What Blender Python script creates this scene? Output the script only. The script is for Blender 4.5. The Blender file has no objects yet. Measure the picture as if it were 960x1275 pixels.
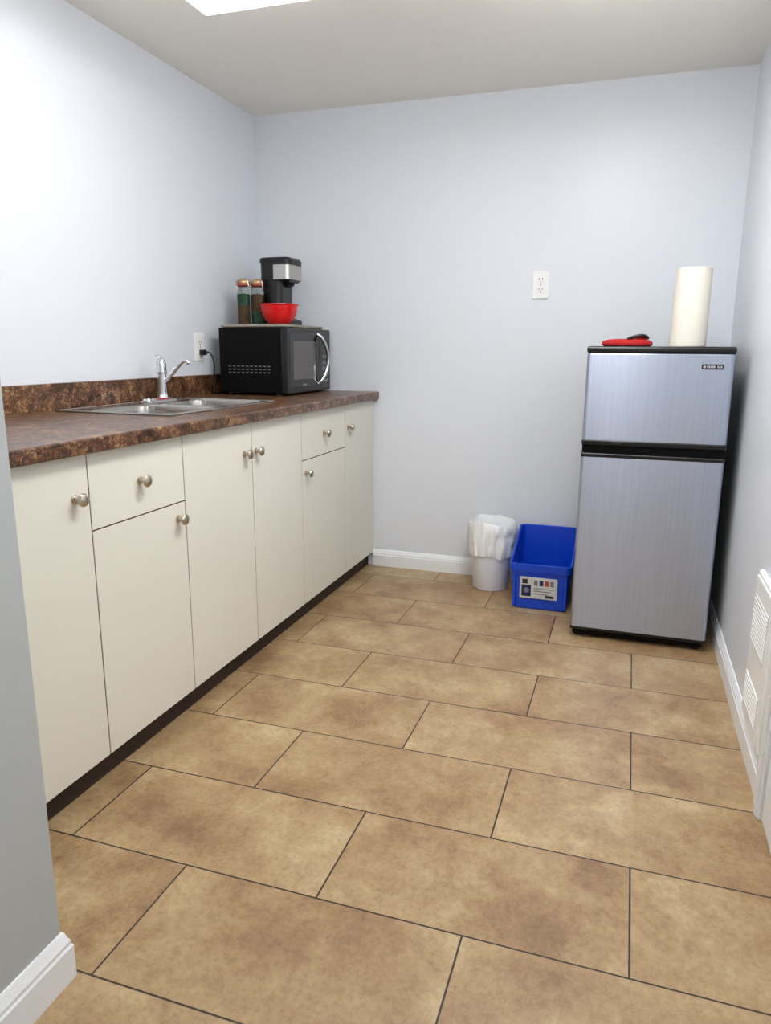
import bpy, bmesh, math, random
from mathutils import Matrix, Vector, noise
random.seed(3)
sc=bpy.context.scene
sc.view_settings.view_transform='Standard'
sc.view_settings.look='None'
sc.view_settings.exposure=0.30

def S(r,g,b):
    f=lambda c:(c/255/12.92) if c/255<=.04045 else ((c/255+.055)/1.055)**2.4
    return (f(r),f(g),f(b),1)
def mat(name,col,rough=.5,metal=0,bump=0,bscale=200,var=0,vscale=8,**kw):
    m=bpy.data.materials.new(name); m.use_nodes=True
    nt=m.node_tree; N=nt.nodes; L=nt.links; p=N['Principled BSDF']
    p.inputs['Base Color'].default_value=col
    p.inputs['Roughness'].default_value=rough
    p.inputs['Metallic'].default_value=metal
    for k,v in kw.items(): p.inputs[k.replace('_',' ')].default_value=v
    tc=N.new('ShaderNodeTexCoord')
    if var:
        n=N.new('ShaderNodeTexNoise'); n.inputs['Scale'].default_value=vscale; n.inputs['Detail'].default_value=4
        L.new(tc.outputs['Object'],n.inputs['Vector'])
        r=N.new('ShaderNodeValToRGB'); e=r.color_ramp.elements
        e[0].position=.3;e[1].position=.7
        e[0].color=(*[c*(1-var) for c in col[:3]],1); e[1].color=(*[min(1,c*(1+var)) for c in col[:3]],1)
        L.new(n.outputs['Fac'],r.inputs[0]); L.new(r.outputs[0],p.inputs['Base Color'])
    if bump:
        n=N.new('ShaderNodeTexNoise'); n.inputs['Scale'].default_value=bscale; n.inputs['Detail'].default_value=3
        L.new(tc.outputs['Object'],n.inputs['Vector'])
        b=N.new('ShaderNodeBump'); b.inputs['Strength'].default_value=bump; b.inputs['Distance'].default_value=.002
        L.new(n.outputs['Fac'],b.inputs['Height']); L.new(b.outputs[0],p.inputs['Normal'])
    return m
def emis(name,col,st):
    m=mat(name,col,.5); p=m.node_tree.nodes['Principled BSDF']
    p.inputs['Emission Color'].default_value=col; p.inputs['Emission Strength'].default_value=st
    return m

# ---------- mesh builder ----------
class B:
    def __init__(s,name): s.name=name; s.bm=bmesh.new(); s.mats=[]
    def mi(s,m):
        if m not in s.mats: s.mats.append(m)
        return s.mats.index(m)
    def merge(s,tb,m,M=None):
        i=s.mi(m)
        if M is not None: tb.transform(M)
        for f in tb.faces: f.material_index=i; f.smooth=True
        me=bpy.data.meshes.new('t'); tb.to_mesh(me); tb.free(); s.bm.from_mesh(me); bpy.data.meshes.remove(me)
    def box(s,x0,x1,y0,y1,z0,z1,m,bev=0,seg=3,M=None):
        tb=bmesh.new(); bmesh.ops.create_cube(tb,size=1)
        tb.transform(Matrix.Translation(((x0+x1)/2,(y0+y1)/2,(z0+z1)/2))@Matrix.Diagonal((abs(x1-x0),abs(y1-y0),abs(z1-z0),1)))
        if bev: bmesh.ops.bevel(tb,geom=tb.edges[:],offset=bev,segments=seg,profile=.5,affect='EDGES')
        s.merge(tb,m,M)
    def loft(s,loops,m,cap0=False,cap1=False,closed=True,M=None):
        tb=bmesh.new(); R=[[tb.verts.new(p) for p in l] for l in loops]
        n=len(R[0])
        for a,b in zip(R,R[1:]):
            for i in range(n if closed else n-1):
                j=(i+1)%n
                try: tb.faces.new((a[i],a[j],b[j],b[i]))
                except ValueError: pass
        if cap0: tb.faces.new(R[0][::-1])
        if cap1: tb.faces.new(R[-1])
        bmesh.ops.recalc_face_normals(tb,faces=tb.faces)
        s.merge(tb,m,M)
    def lathe(s,prof,c,m,seg=40,axis='z',cap0=False,cap1=False):
        loops=[]
        for r,h in prof:
            l=[]
            for i in range(seg):
                a=2*math.pi*i/seg; x,y=r*math.cos(a),r*math.sin(a)
                if axis=='z': l.append((c[0]+x,c[1]+y,c[2]+h))
                elif axis=='x': l.append((c[0]+h,c[1]+x,c[2]+y))
                else: l.append((c[0]+x,c[1]+h,c[2]+y))
            loops.append(l)
        s.loft(loops,m,cap0,cap1)
    def tube(s,pts,r,m,seg=12):
        pts=[Vector(p) for p in pts]
        P=[pts[0]]+pts+[pts[-1]]; out=[]
        for i in range(1,len(P)-2):
            for k in range(6):
                t=k/6; a,b,c,d=P[i-1],P[i],P[i+1],P[i+2]
                out.append(.5*((2*b)+(c-a)*t+(2*a-5*b+4*c-d)*t*t+(3*b-a-3*c+d)*t**3))
        out.append(pts[-1]); loops=[]
        prev=None
        for i,p in enumerate(out):
            t=(out[min(i+1,len(out)-1)]-out[max(i-1,0)]).normalized()
            if prev is None:
                n=t.orthogonal().normalized()
            else: n=(prev-t*prev.dot(t)).normalized()
            prev=n; b=t.cross(n); rr=r(i/(len(out)-1)) if callable(r) else r
            loops.append([tuple(p+rr*(math.cos(2*math.pi*k/seg)*n+math.sin(2*math.pi*k/seg)*b)) for k in range(seg)])
        s.loft(loops,m,True,True)
    def finish(s,angle=32,wn=True):
        me=bpy.data.meshes.new(s.name); s.bm.to_mesh(me); s.bm.free()
        for m in s.mats: me.materials.append(m)
        me.set_sharp_from_angle(angle=math.radians(angle))
        o=bpy.data.objects.new(s.name,me); sc.collection.objects.link(o)
        if wn:
            w=o.modifiers.new('wn','WEIGHTED_NORMAL'); w.keep_sharp=True; w.weight=80
        return o
def rr(cx,cy,hx,hy,r,z,n=6):
    pts=[]
    for k,(sx,sy) in enumerate([(1,1),(-1,1),(-1,-1),(1,-1)]):
        for i in range(n+1):
            a=math.pi/2*(k+i/n)
            x=cx+sx*(hx-r)+r*math.cos(a); y=cy+sy*(hy-r)+r*math.sin(a)
            pts.append((x,y,z(x,y) if callable(z) else z))
    return pts

# ---------- dimensions (metres) ----------
XL,XR,YB,H=-1.902,.309,2.272,2.188
YS=-2.4; XN,YN=-.953,-.324
XC=-1.282; ZB,ZT,ZC=.071,.8563,.893

# ---------- materials ----------
wallm=mat('wall_paint',S(222,226,233),.38,bump=.1,bscale=120,Specular_IOR_Level=.45)
hall_shadem=mat('hall_paint_shaded',S(178,182,182),.45,bump=.12,bscale=120,Specular_IOR_Level=.35)  # wall paint greyed, the hall wall's shade is put into the colour
ceilm=mat('ceiling_paint',S(248,245,236),.6,bump=.1,bscale=100)
trimm=mat('trim_white',S(234,236,238),.35)
cabm=mat('cabinet_melamine',S(222,219,206),.38,var=.015,vscale=3)
edgem=mat('cabinet_edge',S(112,84,60),.6)
carcm=mat('cabinet_carcass',S(120,98,75),.6)
toem=mat('toe_kick',S(42,28,22),.6,var=.2)
nickel=mat('satin_nickel',S(196,186,170),.28,1)
chrome=mat('chrome',S(225,225,228),.12,1)
blk=mat('black_plastic',S(10,10,11),.3)
blkm=mat('black_matte',S(4,4,5),.5,Specular_IOR_Level=.15)
blkg=mat('black_gloss',S(8,8,10),.08)
whitep=mat('white_plastic',S(240,240,238),.35)
slotm=mat('slot_dark',S(40,38,36),.6)
redm=mat('red_plastic',S(205,14,16),.25)
blue=mat('blue_plastic',S(10,66,196),.32)
paper=mat('paper_towel',S(232,226,214),.9,bump=.5,bscale=220)

def floor_mat():
    m=bpy.data.materials.new('floor_tile'); m.use_nodes=True; nt=m.node_tree;N=nt.nodes;L=nt.links;p=N['Principled BSDF']
    tc=N.new('ShaderNodeTexCoord'); mp=N.new('ShaderNodeMapping'); mp.inputs['Location'].default_value=(.305+.61*20,.3019*20,0)
    L.new(tc.outputs['Object'],mp.inputs[0])
    b=N.new('ShaderNodeTexBrick'); L.new(mp.outputs[0],b.inputs['Vector'])
    b.offset=.5;b.offset_frequency=2;b.squash=1
    for k,v in {'Scale':1,'Mortar Size':.0021,'Mortar Smooth':.15,'Bias':0,'Brick Width':.61,'Row Height':.3019}.items(): b.inputs[k].default_value=v
    b.inputs['Color1'].default_value=(0,0,0,1);b.inputs['Color2'].default_value=(1,1,1,1);b.inputs['Mortar'].default_value=(.5,.5,.5,1)
    w=N.new('ShaderNodeMath');w.operation='MULTIPLY';w.inputs[1].default_value=37; L.new(b.outputs['Color'],w.inputs[0])
    def noise4(sc_,det,ro=.6,dist=0):
        n=N.new('ShaderNodeTexNoise');n.noise_dimensions='4D';n.inputs['Scale'].default_value=sc_;n.inputs['Detail'].default_value=det
        n.inputs['Roughness'].default_value=ro;n.inputs['Distortion'].default_value=dist
        L.new(tc.outputs['Object'],n.inputs['Vector']);L.new(w.outputs[0],n.inputs['W']);return n
    n1=noise4(4.2,10,.70,.15)
    r=N.new('ShaderNodeValToRGB');e=r.color_ramp.elements
    e[0].position=.34;e[0].color=S(132,101,72);e[1].position=.66;e[1].color=S(188,168,130)
    x=e.new(.44);x.color=S(156,126,90);x=e.new(.54);x.color=S(172,146,108)
    L.new(n1.outputs['Fac'],r.inputs[0])
    n2=noise4(70,8,.85)
    r2=N.new('ShaderNodeValToRGB');e=r2.color_ramp.elements;e[0].position=.36;e[0].color=(.60,.54,.47,1);e[1].position=.54;e[1].color=(1,1,1,1)
    L.new(n2.outputs['Fac'],r2.inputs[0])
    mx=N.new('ShaderNodeMix');mx.data_type='RGBA';mx.blend_type='MULTIPLY';mx.inputs[0].default_value=.75
    L.new(r.outputs[0],mx.inputs[6]);L.new(r2.outputs[0],mx.inputs[7])
    mm=N.new('ShaderNodeMix');mm.data_type='RGBA';L.new(b.outputs['Fac'],mm.inputs[0]);L.new(mx.outputs[2],mm.inputs[6]);mm.inputs[7].default_value=S(40,27,19)
    L.new(mm.outputs[2],p.inputs['Base Color'])
    p.inputs['Roughness'].default_value=.40
    inv=N.new('ShaderNodeMath');inv.operation='SUBTRACT';inv.inputs[0].default_value=1;L.new(b.outputs['Fac'],inv.inputs[1])
    ad=N.new('ShaderNodeMath');ad.operation='MULTIPLY_ADD';L.new(n2.outputs['Fac'],ad.inputs[0]);ad.inputs[1].default_value=.25;L.new(inv.outputs[0],ad.inputs[2])
    bu=N.new('ShaderNodeBump');bu.inputs['Strength'].default_value=.5;bu.inputs['Distance'].default_value=.0015
    L.new(ad.outputs[0],bu.inputs['Height']);L.new(bu.outputs[0],p.inputs['Normal'])
    return m
def counter_mat():
    m=bpy.data.materials.new('laminate_granite'); m.use_nodes=True; nt=m.node_tree;N=nt.nodes;L=nt.links;p=N['Principled BSDF']
    tc=N.new('ShaderNodeTexCoord')
    def nz(s_,d_,r_,di):
        n=N.new('ShaderNodeTexNoise');n.inputs['Scale'].default_value=s_;n.inputs['Detail'].default_value=d_;n.inputs['Roughness'].default_value=r_;n.inputs['Distortion'].default_value=di
        L.new(tc.outputs['Object'],n.inputs['Vector']);return n
    n=nz(75,10,.8,.9);n2=nz(20,3,.5,.5)
    ad=N.new('ShaderNodeMath');ad.operation='MULTIPLY_ADD';L.new(n2.outputs['Fac'],ad.inputs[0]);ad.inputs[1].default_value=.35;L.new(n.outputs['Fac'],ad.inputs[2])
    su=N.new('ShaderNodeMath');su.operation='SUBTRACT';L.new(ad.outputs[0],su.inputs[0]);su.inputs[1].default_value=.175
    r=N.new('ShaderNodeValToRGB');e=r.color_ramp.elements
    e[0].position=.39;e[0].color=S(28,18,13);e[1].position=.66;e[1].color=S(190,158,120)
    x=e.new(.46);x.color=S(66,42,28);x=e.new(.52);x.color=S(100,68,46);x=e.new(.58);x.color=S(134,98,68)
    L.new(su.outputs[0],r.inputs[0]);L.new(r.outputs[0],p.inputs['Base Color'])
    p.inputs['Roughness'].default_value=.3
    return m
def steel(name,col,rough,horiz=(260,260,3),aniso=.75,amt=.12):
    m=bpy.data.materials.new(name); m.use_nodes=True; nt=m.node_tree;N=nt.nodes;L=nt.links;p=N['Principled BSDF']
    tc=N.new('ShaderNodeTexCoord');mp=N.new('ShaderNodeMapping');mp.inputs['Scale'].default_value=horiz
    L.new(tc.outputs['Object'],mp.inputs[0]);n=N.new('ShaderNodeTexNoise');n.inputs['Scale'].default_value=1;n.inputs['Detail'].default_value=3
    L.new(mp.outputs[0],n.inputs['Vector'])
    r=N.new('ShaderNodeValToRGB');e=r.color_ramp.elements;e[0].position=.3;e[1].position=.7
    e[0].color=(*[c*(1-amt) for c in col[:3]],1);e[1].color=(*[min(1,c*(1+amt)) for c in col[:3]],1)
    L.new(n.outputs['Fac'],r.inputs[0]);L.new(r.outputs[0],p.inputs['Base Color'])
    p.inputs['Metallic'].default_value=1;p.inputs['Roughness'].default_value=rough
    if aniso:
        t=N.new('ShaderNodeTangent');t.direction_type='RADIAL';t.axis='Z';L.new(t.outputs[0],p.inputs['Tangent'])
        p.inputs['Anisotropic'].default_value=aniso
        p.inputs['Anisotropic Rotation'].default_value=.25
    return m
floorm=floor_mat(); ctm=counter_mat()
fst=steel('brushed_steel',S(180,188,206),.32,amt=.06,aniso=.85)
sst=steel('sink_steel',S(180,176,170),.25,(200,4,200),0,.08)

# ---------- room ----------
def slab(name,a,m,bev=0):
    b=B(name); b.box(*a,m,bev); return b.finish()
slab('floor',(-2.0,.41,YS-.1,YB+.1,-.1,0),floorm)
slab('ceiling',(-2.0,.41,YS-.1,YB+.1,H,H+.1),ceilm)
slab('wall_back',(-2.0,.41,YB,YB+.1,0,H),wallm)
slab('wall_left',(XL-.1,XL,YN,YB,0,H),wallm)
slab('wall_hall',(XL-.1,XN,YS,YN,0,H),hall_shadem)
slab('wall_front',(XN,XR,YS-.1,YS,0,H),wallm)
slab('wall_right',(XR,XR+.1,YS,YB,0,H),wallm)
b=B('door_1'); b.box(XR-.012,XR-.0005,-.2,.57,.005,2.05,trimm)
for z0,z1 in ((.2,.95),(1.1,1.9)):
    for y0,y1 in ((-.1,.14),(.23,.47)):
        b.box(XR-.017,XR-.011,y0,y1,z0,z1,trimm,.003,2)
b.lathe([(0.001,-.06),(.02,-.058),(.027,-.045),(.02,-.03),(.012,-.025),(.012,0),(.025,0)],(XR-.012,-.13,.95),nickel,axis='x',cap0=True)
b.finish()
b=B('trim_1')
for y0,y1 in ((.572,.650),(-.285,-.202)):
    b.box(XR-.02,XR-.0005,y0,y1,0,2.13,trimm,.004,2); b.box(XR-.026,XR-.018,y0+.012,y0+.03,0,2.1,trimm,.003,2)
b.box(XR-.02,XR-.0005,-.2,.60,2.052,2.13,trimm,.004,2); b.finish()

prof=[(0,0),(.014,0),(.014,.058),(.0115,.062),(.0115,.068),(.008,.074),(.005,.083),(.003,.086),(0,.086)]
def baseboard(name,segs,k=1.0):
    b=B(name)
    for p0,p1,n,e0,e1 in segs:
        d=Vector((p1[0]-p0[0],p1[1]-p0[1])).normalized()
        l=[[(p[0]+n[0]*o+d.x*o*e,p[1]+n[1]*o+d.y*o*e,z*k) for o,z in prof] for p,e in ((p0,-e0),(p1,e1))]
        b.loft(l,trimm,True,True)
    return b.finish(20,False)
baseboard('baseboard_back',[((XC,YB),(XR,YB),(0,-1),0,0)])
baseboard('baseboard_right',[((XR,.651),(XR,YB),(-1,0),0,0),((XR,YS),(XR,-.287),(-1,0),0,0)])
baseboard('baseboard_hall',[((XN,YS),(XN,YN),(1,0),0,1),((XN,YN),(XC,YN),(0,1),1,0)],1.12)

# ---------- light fixtures ----------
def fixture(name,x0,x1,y0,y1,st,col,drop=.075):
    em=emis(name+'_diffuser',col,st)
    b=B(name); b.box(x0-.012,x1+.012,y0-.012,y1+.012,H-.012,H-.0002,trimm,.003,2)
    b.box(x0,x1,y0,y1,H-drop,H-.010,em,.012,3); return b.finish()
fixture('fill_fixture',-1.42,-1.02,-.05,1.07,3.8,(1,.99,.97,1),.085)
fixture('fill_fixture',-.42,-.06,-.0,1.2,14.5,(.98,.99,1,1),.09)  # unseen fixture added out of frame to brighten and even out the room
fixture('fill_fixture',-.22,.06,-2.0,-1.4,9,(.96,.98,1,1))  # unseen fixture behind the camera, added as fill and for the fridge highlight

# ---------- base cabinets ----------
b=B('base_cabinets')
y0c=YN+.004;y1c=YB-.001
b.box(XL+.002,XC-.018,y0c,y1c,ZB,ZT,carcm)
b.box(XL+.002,XC-.028,y0c,y1c,0.0005,ZB,toem)
g=.0018
edges=[y0c,-.19,.2205,.613,1.0209,1.4201,1.884,y1c]
def door(ya,yb,za,zb): 
    b.box(XC-.017,XC,ya+g,yb-g,za,zb,cabm,.0012,2)
    b.box(XC-.0175,XC-.002,ya+g*.4,yb-g*.4,za-.0006,zb+.0006,edgem)
Zd=.664
door(edges[0],edges[1],ZB,ZT-.004)
door(edges[1],edges[2],ZB,ZT-.004)
door(edges[2],edges[3],ZB,Zd-g);door(edges[2],edges[3],Zd+g,ZT-.004)
door(edges[3],edges[4],ZB,ZT-.004);door(edges[4],edges[5],ZB,ZT-.004)
door(edges[5],edges[6],ZB,Zd-g);door(edges[5],edges[6],Zd+g,ZT-.004)
door(edges[6],edges[7],ZB,ZT-.004)
for y,z in [(.172,.752),(.412,.757),(.572,.618),(.966,.753),(1.045,.754),(1.64,.752),(1.918,.75),(1.452,.612)]:
    b.lathe([(.011,0),(.0115,.003),(.006,.006),(.0055,.014),(.010,.018),(.0155,.021),(.0166,.025),(.0145,.029),(.010,.0315),(.001,.0325)],(XC,y,z),nickel,28,'x',True,True)
b.finish()

# ---------- countertop with sink cut-out ----------
SX0,SX1,SY0,SY1=-1.835,-1.40,.74,1.42
b=B('countertop')
cx0,cx1=XL+.001,-1.252
e=.012
b.box(cx0,SX0+e,y0c,y1c,ZT,ZC,ctm); b.box(SX1-e,cx1,y0c,y1c,ZT,ZC,ctm,.006,3)
b.box(SX0+e,SX1-e+.008,y0c,SY0+e,ZT+.0005,ZC,ctm); b.box(SX0+e,SX1-e+.008,SY1-e,y1c,ZT+.0005,ZC,ctm)
b.box(cx0,cx0+.02,y0c,y1c,ZC-.002,.98,ctm,.003,2)
b.finish()

# ---------- sink ----------
b=B('double_sink')
zr=ZC+.004
def cell(ya,yb):
    cx=(SX0+.075+SX1)/2;hx=(SX1-SX0-.075)/2;cy=(ya+yb)/2;hy=(yb-ya)/2
    L=[rr(cx,cy,hx,hy,.0006,zr),rr(cx,cy,hx-.020,hy-.018,.055,zr+.001),rr(cx,cy,hx-.025,hy-.023,.052,zr-.004),rr(cx,cy,hx-.030,hy-.028,.05,zr-.03),
       rr(cx,cy,hx-.038,hy-.034,.05,zr-.13),rr(cx,cy,hx-.052,hy-.048,.045,zr-.147),rr(cx,cy,hx-.075,hy-.07,.04,zr-.151),rr(cx,cy,.03,.03,.029,zr-.154),rr(cx,cy,.02,.02,.019,zr-.162)]
    b.loft(L,sst,False,True)
ym=(SY0+SY1)/2
cell(SY0,ym);cell(ym,SY1)
b.box(SX0,SX0+.0755,SY0,SY1,ZC-.0,zr,sst)
for a in ((SX0-.004,SX0+.004,SY0-.004,SY1+.004),(SX1-.004,SX1+.004,SY0-.004,SY1+.004),(SX0,SX1,SY0-.004,SY0+.004),(SX0,SX1,SY1-.004,SY1+.004)):
    b.box(*a,ZC,zr+.002,sst,.002,2)
b.finish()
# ---------- faucet ----------
b=B('faucet')
fx,fy,fz=-1.797,1.265,zr+.0003
b.loft([rr(fx,fy-.02,.026,.10,.025,fz),rr(fx,fy-.02,.026,.10,.025,fz+.006),rr(fx,fy-.02,.021,.095,.020,fz+.013)],chrome,True,True)
b.lathe([(.024,.01),(.022,.02),(.0195,.03),(.0185,.10),(.0205,.105),(.0205,.112),(.019,.118),(.0195,.14),(.015,.155),(.006,.162),(.001,.163)],(fx,fy,fz),chrome,32,cap1=True)
b.tube([(fx+.01,fy,fz+.07),(fx+.04,fy-.003,fz+.092),(fx+.075,fy-.006,fz+.125),(fx+.105,fy-.008,fz+.150),(fx+.122,fy-.01,fz+.152),(fx+.130,fy-.01,fz+.142)],.0075,chrome)
b.tube([(fx-.003,fy,fz+.155),(fx-.012,fy+.0,fz+.166),(fx-.022,fy,fz+.17)],.005,chrome)
b.finish()

# ---------- microwave ----------
b=B('microwave')
mx0,mx1,my0,my1,mz0,mz1=-1.825,-1.492,1.742,2.222,.905,1.185
b.box(mx0,mx1-.03,my0,my1,mz0,mz1,blkm,.004,2)
b.box(mx1-.032,mx1,my0-.001,my1+.001,mz0-.004,mz1+.001,blk,.007,3)
b.box(mx1-.004,mx1+.002,my0+.02,my0+.335,mz0+.02,mz1-.02,blkg,.004,2)
wing=mat('microwave_window',S(84,80,78),.12)  # lighter grey puts the window's reflection into its base colour
b.box(mx1,mx1+.0035,my0+.055,my0+.295,mz0+.055,mz1-.055,wing,.001,1)
b.box(mx1-.004,mx1+.002,my0+.35,my1-.012,mz0+.015,mz1-.015,blkg,.004,2)
disp=mat('display',S(20,45,45),.2)
b.box(mx1+.001,mx1+.003,my0+.375,my1-.03,mz1-.07,mz1-.04,disp)
keym=mat('keys',S(120,120,122),.4)
for i in range(5):
    for j in range(3):
        b.box(mx1+.001,mx1+.003,my0+.377+j*.025,my0+.395+j*.025,mz0+.035+i*.028,mz0+.05+i*.028,keym)
b.box(mx1+.001,mx1+.003,my0+.15,my0+.19,mz0+.028,mz0+.036,keym)
b.tube([(mx1,my0+.325,mz0+.03),(mx1+.02,my0+.335,mz0+.05),(mx1+.034,my0+.36,mz0+.10),(mx1+.036,my0+.368,mz0+.145),(mx1+.034,my0+.36,mz0+.19),(mx1+.02,my0+.335,mz0+.24),(mx1,my0+.325,mz0+.258)],.0075,chrome)
ventm=mat('vent_grey',S(120,120,118),.6)
for i in range(3):
    for j in range(10):
        x=mx0+.045+j*.0215; z=mz0+.085+i*.014
        b.box(x,x+.012,my0-.0015,my0+.002,z,z+.004,ventm)
for x in (mx0+.03,mx1-.06):
    for y in (my0+.03,my1-.03): b.lathe([(.012,.0005),(.012,.014)],(x,y,ZC),blk,16,cap0=True,cap1=True)
b.finish()
b=B('power_cord')
oy,oz=1.70,1.078
b.box(XL+.0095,XL+.034,oy-.014,oy+.014,oz-.012,oz+.012,blk,.004,2)
b.tube([(XL+.03,oy,oz),(XL+.055,oy+.0,oz-.002),(XL+.072,oy+.002,oz-.04),(XL+.068,oy+.005,oz-.10),(XL+.055,oy+.01,ZC+.03),(XL+.04,oy+.05,ZC+.006),(XL+.04,oy+.30,ZC+.006)],.0035,blk,8)
b.finish()

b=B('cutting_board')
b.loft([rr(-1.66,1.957,.15,.215,.02,1.1865),rr(-1.66,1.957,.156,.22,.022,1.190),rr(-1.66,1.957,.156,.22,.022,1.197),rr(-1.66,1.957,.15,.215,.02,1.2)],mat('board_grey',S(140,134,122),.5),True,True)
b.finish()
# ---------- coffee maker ----------
b=B('coffee_maker'); z0=1.2005
cx,cy=-1.662,2.045
b.loft([rr(cx,cy,.075,.078,.03,z0),rr(cx,cy,.077,.08,.03,z0+.005),rr(cx,cy,.077,.08,.03,z0+.022),rr(cx,cy,.072,.075,.028,z0+.028)],blk,True,True)
b.lathe([(.05,.028),(.05,.032),(.001,.032)],(cx+.022,cy,z0),blkm,32)
b.loft([rr(cx-.022,cy,.053,.075,.028,z0+.02),rr(cx-.022,cy,.052,.073,.028,z0+.12),rr(cx-.022,cy,.054,.075,.028,z0+.215)],blk,True,True)
b.loft([rr(cx,cy,.065,.07,.03,z0+.195),rr(cx+.002,cy,.077,.077,.032,z0+.207),rr(cx+.002,cy,.078,.078,.032,z0+.275),rr(cx,cy,.081,.08,.034,z0+.28),rr(cx,cy,.081,.08,.034,z0+.292),rr(cx-.002,cy,.074,.073,.03,z0+.302)],blk,True,True)
b.lathe([(.035,.2),(.03,.18),(.012,.175)],(cx+.032,cy,z0),blkm,28,cap1=True)
pan=steel('silver_panel',S(190,187,182),.3,(3,200,200),0,.05)
sp=[rr(cx+.002,cy,.0795,.0795,.033,z0+.205),rr(cx+.002,cy,.0795,.0795,.033,z0+.268)]
arc=[[(cx+.0,l[21][1],l[21][2])]+l[21:28]+l[0:4] for l in sp]
b.loft(arc,pan,closed=False)
b.finish()
b=B('mixing_bowl')
b.lathe([(.001,.002),(.040,.0),(.044,.004),(.060,.016),(.072,.036),(.079,.060),(.082,.080),(.086,.083),(.085,.087),(.079,.085),(.075,.062),(.068,.040),(.056,.021),(.038,.009),(.001,.008)],(-1.578,1.848,1.2005),redm,56)
b.finish()
glass=mat('jar_glass',S(235,242,236),.03,Transmission_Weight=1.0,IOR=1.25)
coffee=mat('ground_coffee',S(92,66,44),.9,bump=.6,bscale=300,var=.5,vscale=100)
tea=mat('green_packets',S(30,78,50),.6,var=.5,vscale=45)
lidm=mat('lid_brass',S(176,146,110),.3,.3,var=.3,vscale=50)
seal=mat('seal_orange',S(170,74,44),.5)
def jar(cx,cy,lo,hi,split):
    b=B('storage_jar'); z=1.2005
    b.lathe([(.001,.001),(.026,.001),(.029,.004),(.029,.145),(.026,.16),(.024,.166),(.026,.170),(.026,.176)],(cx,cy,z),glass,32)
    b.lathe([(.001,.004),(.0268,.004),(.0268,split),(.001,split+.001)],(cx,cy,z),lo,28)
    b.lathe([(.001,split+.0015),(.0266,split+.0015),(.0266,.135),(.001,.139)],(cx,cy,z),hi,28)
    b.lathe([(.0265,.172),(.029,.174),(.029,.180),(.0265,.181)],(cx,cy,z),seal,28,cap0=True)
    b.lathe([(.027,.181),(.029,.184),(.029,.192),(.026,.197),(.016,.200),(.014,.204),(.001,.206)],(cx,cy,z),lidm,28)
    for s in (-1,1):
        b.tube([(cx+s*.0295,cy-.01,z+.15),(cx+s*.033,cy-.012,z+.17),(cx+s*.030,cy-.01,z+.192)],.0016,nickel,6)
    b.finish()
jar(-1.779,1.895,coffee,tea,.085); jar(-1.727,1.93,tea,coffee,.06)

# ---------- outlets ----------
def outlet(name,pos,axis):
    b=B(name)
    def bx(u0,u1,d0,d1,z0,z1,m,bev=0):
        if axis=='y': b.box(pos[0]+u0,pos[0]+u1,YB-d1,YB-d0,pos[1]+z0,pos[1]+z1,m,bev,2)
        else: b.box(XL+d0,XL+d1,pos[0]+u0,pos[0]+u1,pos[1]+z0,pos[1]+z1,m,bev,2)
    bx(-.036,.036,0,.007,-.059,.059,whitep,.003)
    for s in (-1,1):
        c=s*.021
        bx(-.017,.017,.006,.009,c-.0155,c+.0155,whitep,.0015)
        bx(-.0085,-.006,.008,.0094,c-.001,c+.008,slotm); bx(.006,.0085,.008,.0094,c-.001,c+.008,slotm)
        bx(-.0025,.0025,.008,.0094,c-.011,c-.006,slotm)
    bx(-.003,.003,.006,.0082,-.003,.003,nickel,.001)
    return b.finish()
outlet('wall_outlet',(-.492,1.381),'y')
outlet('wall_outlet',(1.70,1.10),'x')

# ---------- refrigerator ----------
b=B('refrigerator')
x0,x1,yf=-.233,.256,1.603
b.box(x0+.004,x1+.006,yf+.055,2.15,.03,1.09,blkm,.004,2)
b.box(x0-.002,x1+.002,yf-.004,2.155,1.088,1.112,blk,.008,3)
b.box(x0,x1,yf+.044,yf+.056,.05,1.088,blk)
def fdoor(za,zb):
    cx=(x0+x1)/2;hx=(x1-x0)/2;cy=yf+.0225
    def fl(ins): 
        return lambda z: rr(cx,cy,hx-ins,.0225-ins*.5,.012,z,5)
    b.loft([fl(.003)(za),fl(0)(za+.003),fl(0)(zb-.003),fl(.003)(zb)],fst,True,True)
fdoor(.045,.715); fdoor(.775,1.086)
b.box(x0-.001,x1+.001,yf-.002,yf+.05,.712,.728,blk,.005,3)
b.box(x0-.001,x1+.001,yf-.002,yf+.05,.757,.777,blk,.005,3)
b.box(x0+.004,x1-.004,yf+.012,yf+.05,.725,.760,blkm)
b.box(x0+.10,x0+.14,yf-.004,yf+.01,.758,.768,blkg,.002,2)
b.box(x0-.001,x1+.001,yf-.001,yf+.046,.036,.048,blk,.004,2)
b.box(x0+.01,x1-.01,yf+.02,yf+.1,.012,.04,blkm,.003,2)
for x in (x0+.03,x1-.03):
    for y in (yf+.05,2.1): b.lathe([(.018,0.0003),(.018,.012),(.008,.014),(.008,.035)],(x,y,0),blk,20,cap0=True)
b.box(x1-.105,x1-.035,yf-.003,yf+.002,1.035,1.053,blkg,.002,2)
lt=mat('badge_silver',S(190,190,195),.3,.6)
for i in range(9):
    if i==5: continue
    b.box(x1-.088+i*.0055,x1-.084+i*.0055,yf-.0037,yf-.002,1.040,1.048,lt)
b.lathe([(.005,0),(.005,.001)],(x1-.096,yf-.0037,1.044),lt,14,'y',True,True)
b.finish()

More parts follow.
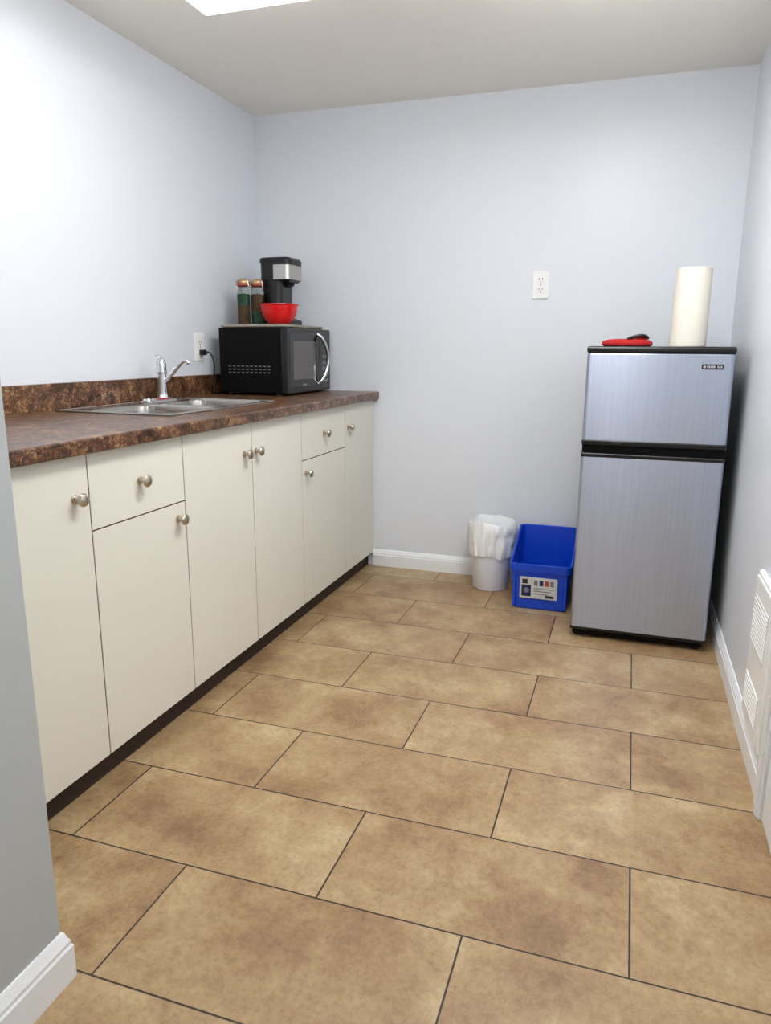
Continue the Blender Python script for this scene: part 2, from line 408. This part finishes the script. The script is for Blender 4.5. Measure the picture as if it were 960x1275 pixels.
b=B('paper_towel_roll'); cx,cy,z=.112,1.76,1.1125
b.lathe([(.02,0),(.056,0),(.0585,.003),(.0585,.27),(.056,.273),(.02,.273),(.02,0)],(cx,cy,z),paper,56)
b.lathe([(.0198,.0),(.0198,.272),(.0185,.272),(.0185,0)],(cx,cy,z),mat('card_core',S(170,135,95),.8),32)
L=[]
for k,zz in enumerate([0.001,.07,.14,.21,.272]):
    l=[]
    for i in range(22):
        a=math.radians(-60-i*7); r=.0592+.011*(i/21)**2*(1.2-.9*k/4)
        l.append((cx+r*math.cos(a),cy+r*math.sin(a),z+zz))
    L.append(l)
b.loft(L,paper,closed=False); b.finish()

b=B('oven_mitt')
mitt=mat('red_fabric',S(176,20,24),.85,bump=.6,bscale=160)
out=[(-.09,-.035),(-.04,-.045),(.01,-.048),(.05,-.045),(.078,-.03),(.088,0),(.075,.03),(.045,.042),(.01,.042),(-.005,.05),(-.02,.072),(-.042,.078),(-.055,.065),(-.05,.04),(-.07,.035),(-.092,.034)]
mc=Vector((-.10,1.74,1.1125))
def ml(k,z): return [(mc.x+x*k,mc.y+y*k,mc.z+z) for x,y in out]
b.loft([ml(.92,0),ml(1,.006),ml(1,.014),ml(.93,.021),ml(.7,.025),ml(.3,.027)],mitt,True,True)
o2=[(x*.22+.045,y*.3) for x,y in out]
b.loft([[(mc.x+x,mc.y-.01+y,mc.z+.022) for x,y in o2],[(mc.x+x,mc.y-.01+y,mc.z+.034) for x,y in o2],[(mc.x+.045+(x-.045)*.7,mc.y-.01+y*.7,mc.z+.04) for x,y in o2]],mitt,True,True)
b.tube([(mc.x+.0,mc.y-.03,mc.z+.026),(mc.x+.03,mc.y-.035,mc.z+.036),(mc.x+.055,mc.y-.03,mc.z+.038),(mc.x+.07,mc.y-.01,mc.z+.03)],.006,blk,10)
b.finish(60)

# ---------- trash can ----------
b=B('trash_can'); c=(-.640,2.118,0.0003)
b.lathe([(.001,0),(.078,0),(.082,.004),(.102,.30),(.106,.302),(.106,.312),(.100,.312),(.079,.01),(.001,.008)],c,mat('can_white',S(240,244,252),.4),56)
bag=mat('plastic_bag',S(248,249,251),.3,Alpha=.93)
loops=[]
levels=[(.082,.10),(.090,.18),(.095,.25),(.099,.314),(.104,.324),(.109,.322),(.112,.305),(.114,.287),(.110,.268),(.113,.25),(.115,.232),(.110,.214),(.112,.198),(.107,.178),(.105,.165)]
for k,(r,z) in enumerate(levels):
    l=[]
    for i in range(144):
        a=2*math.pi*i/144; q=Vector((math.cos(a)*3.0,math.sin(a)*3.0,z*16))
        amp=.35 if k<4 else min(1,(k-3)/2)
        n=noise.noise(q)+.9*abs(noise.noise(q*2.2))+.6*abs(noise.noise(q*5))-.5
        rr_=r+amp*.009*n; zz=z+amp*(.022*noise.noise(Vector((math.cos(a)*1.6,math.sin(a)*1.6,5+k*.12))) )
        l.append((c[0]+rr_*math.cos(a),c[1]+rr_*math.sin(a),zz))
    loops.append(l)
b.loft(loops,bag); b.finish(50,False)

# ---------- recycling bin ----------
b=B('recycling_bin')
bx,by,hx0,hy0=-.383,2.010,.114,.142
def zt(lo,hi):
    def f(x,y):
        t=min(1,max(0,(y-1.90)/.17)); t=t*t*(3-2*t); return lo+(hi-lo)*t
    return f
T=zt(.205,.305)
off=lambda d:(lambda x,y:T(x,y)+d)
b.loft([rr(bx,by,hx0-.004,hy0-.004,.02,.0003),rr(bx,by,hx0,hy0,.022,.005),rr(bx,by,hx0+.005,hy0+.006,.024,.10),
 rr(bx,by,hx0+.012,hy0+.014,.026,off(-.035)),rr(bx,by,hx0+.017,hy0+.02,.028,off(-.033)),rr(bx,by,hx0+.018,hy0+.021,.028,off(0)),
 rr(bx,by,hx0+.014,hy0+.017,.026,off(.002)),rr(bx,by,hx0+.009,hy0+.011,.024,off(-.002)),rr(bx,by,hx0+.001,hy0+.002,.022,.10),rr(bx,by,hx0-.006,hy0-.006,.02,.008)],blue,True,True)
for x in (-.108,.108):
    b.box(bx+x-.006,bx+x+.006,by-hy0-.013,by-hy0+.004,.012,.172,blue,.003,2)
b.box(bx-.115,bx+.115,by-hy0-.016,by-hy0-.004,.160,.172,blue,.003,2)
lab=mat('label_white',S(205,205,202),.5)
M=Matrix.Translation((bx-.006,by-hy0-.0095,.100))@Matrix.Rotation(math.radians(4.5),4,'X')
def lb(x0,x1,z0,z1,m,d): b.box(x0,x1,-.0012-d,.001,z0,z1,m,0,M=M)
lb(-.078,.080,-.048,.048,lab,0)
navy=mat('label_navy',S(24,36,90),.5); gry=mat('label_grey',S(120,122,128),.5); orn=mat('label_red',S(190,70,50),.5)
lb(-.068,-.045,.018,.038,slotm,.0005); lb(-.07,-.03,-.04,.012,navy,.0005)
b.lathe([(.012,0),(.012,.001)],(bx-.056,by-hy0-.0115,.088),gry,20,'y',True,True)
for i,(x,m) in enumerate([(-.018,gry),(.005,navy),(.028,orn),(.05,gry)]): lb(x,x+.016,.012,.036,m,.0005)
for z in (.0,-.012,-.024): lb(-.018,.066-abs(z),z-.004,z,gry,.0005)
lb(.03,.066,-.042,-.03,slotm,.0005)
b.finish()

# ---------- wall heater (louvred) ----------
b=B('wall_heater')
hx=XR-.018
b.box(hx,XR-.0005,.69,.945,.10,.525,whitep,.010,4)
b.box(hx-.004,hx+.004,.70,.935,.115,.51,whitep,.004,2)
lbk=mat('louver_back',S(222,223,223),.6)
for z0_,z1_ in ((.33,.46),(.15,.24)):
    b.box(hx-.0055,hx-.003,.72,.92,z0_,z1_,lbk)
    z=z0_+.004
    while z<z1_-.006:
        b.box(hx-.007,hx-.004,.723,.917,z,z+.007,whitep,.001,1); z+=.011
b.finish()

# ---------- world, camera ----------
w=bpy.data.worlds.new('w'); sc.world=w; w.use_nodes=True; w.node_tree.nodes['Background'].inputs[0].default_value=(.6,.7,.9,1); w.node_tree.nodes['Background'].inputs[1].default_value=.3
cam=bpy.data.cameras.new('camera'); co=bpy.data.objects.new('camera',cam); sc.collection.objects.link(co); sc.camera=co
pit,yaw,rol=.2201,.3196,.0061
F=Vector((-math.sin(yaw)*math.cos(pit),math.cos(yaw)*math.cos(pit),-math.sin(pit)));R=Vector((math.cos(yaw),math.sin(yaw),0));U=R.cross(F)
R2=R*math.cos(rol)+U*math.sin(rol);U2=-R*math.sin(rol)+U*math.cos(rol)
Mx=Matrix((R2,U2,-F)).transposed().to_4x4(); Mx.translation=Vector((-.0761,-1.1748,1.0977)); co.matrix_world=Mx
cam.sensor_fit='VERTICAL';cam.sensor_height=24;cam.lens=907.46*24/1275;cam.clip_start=.02
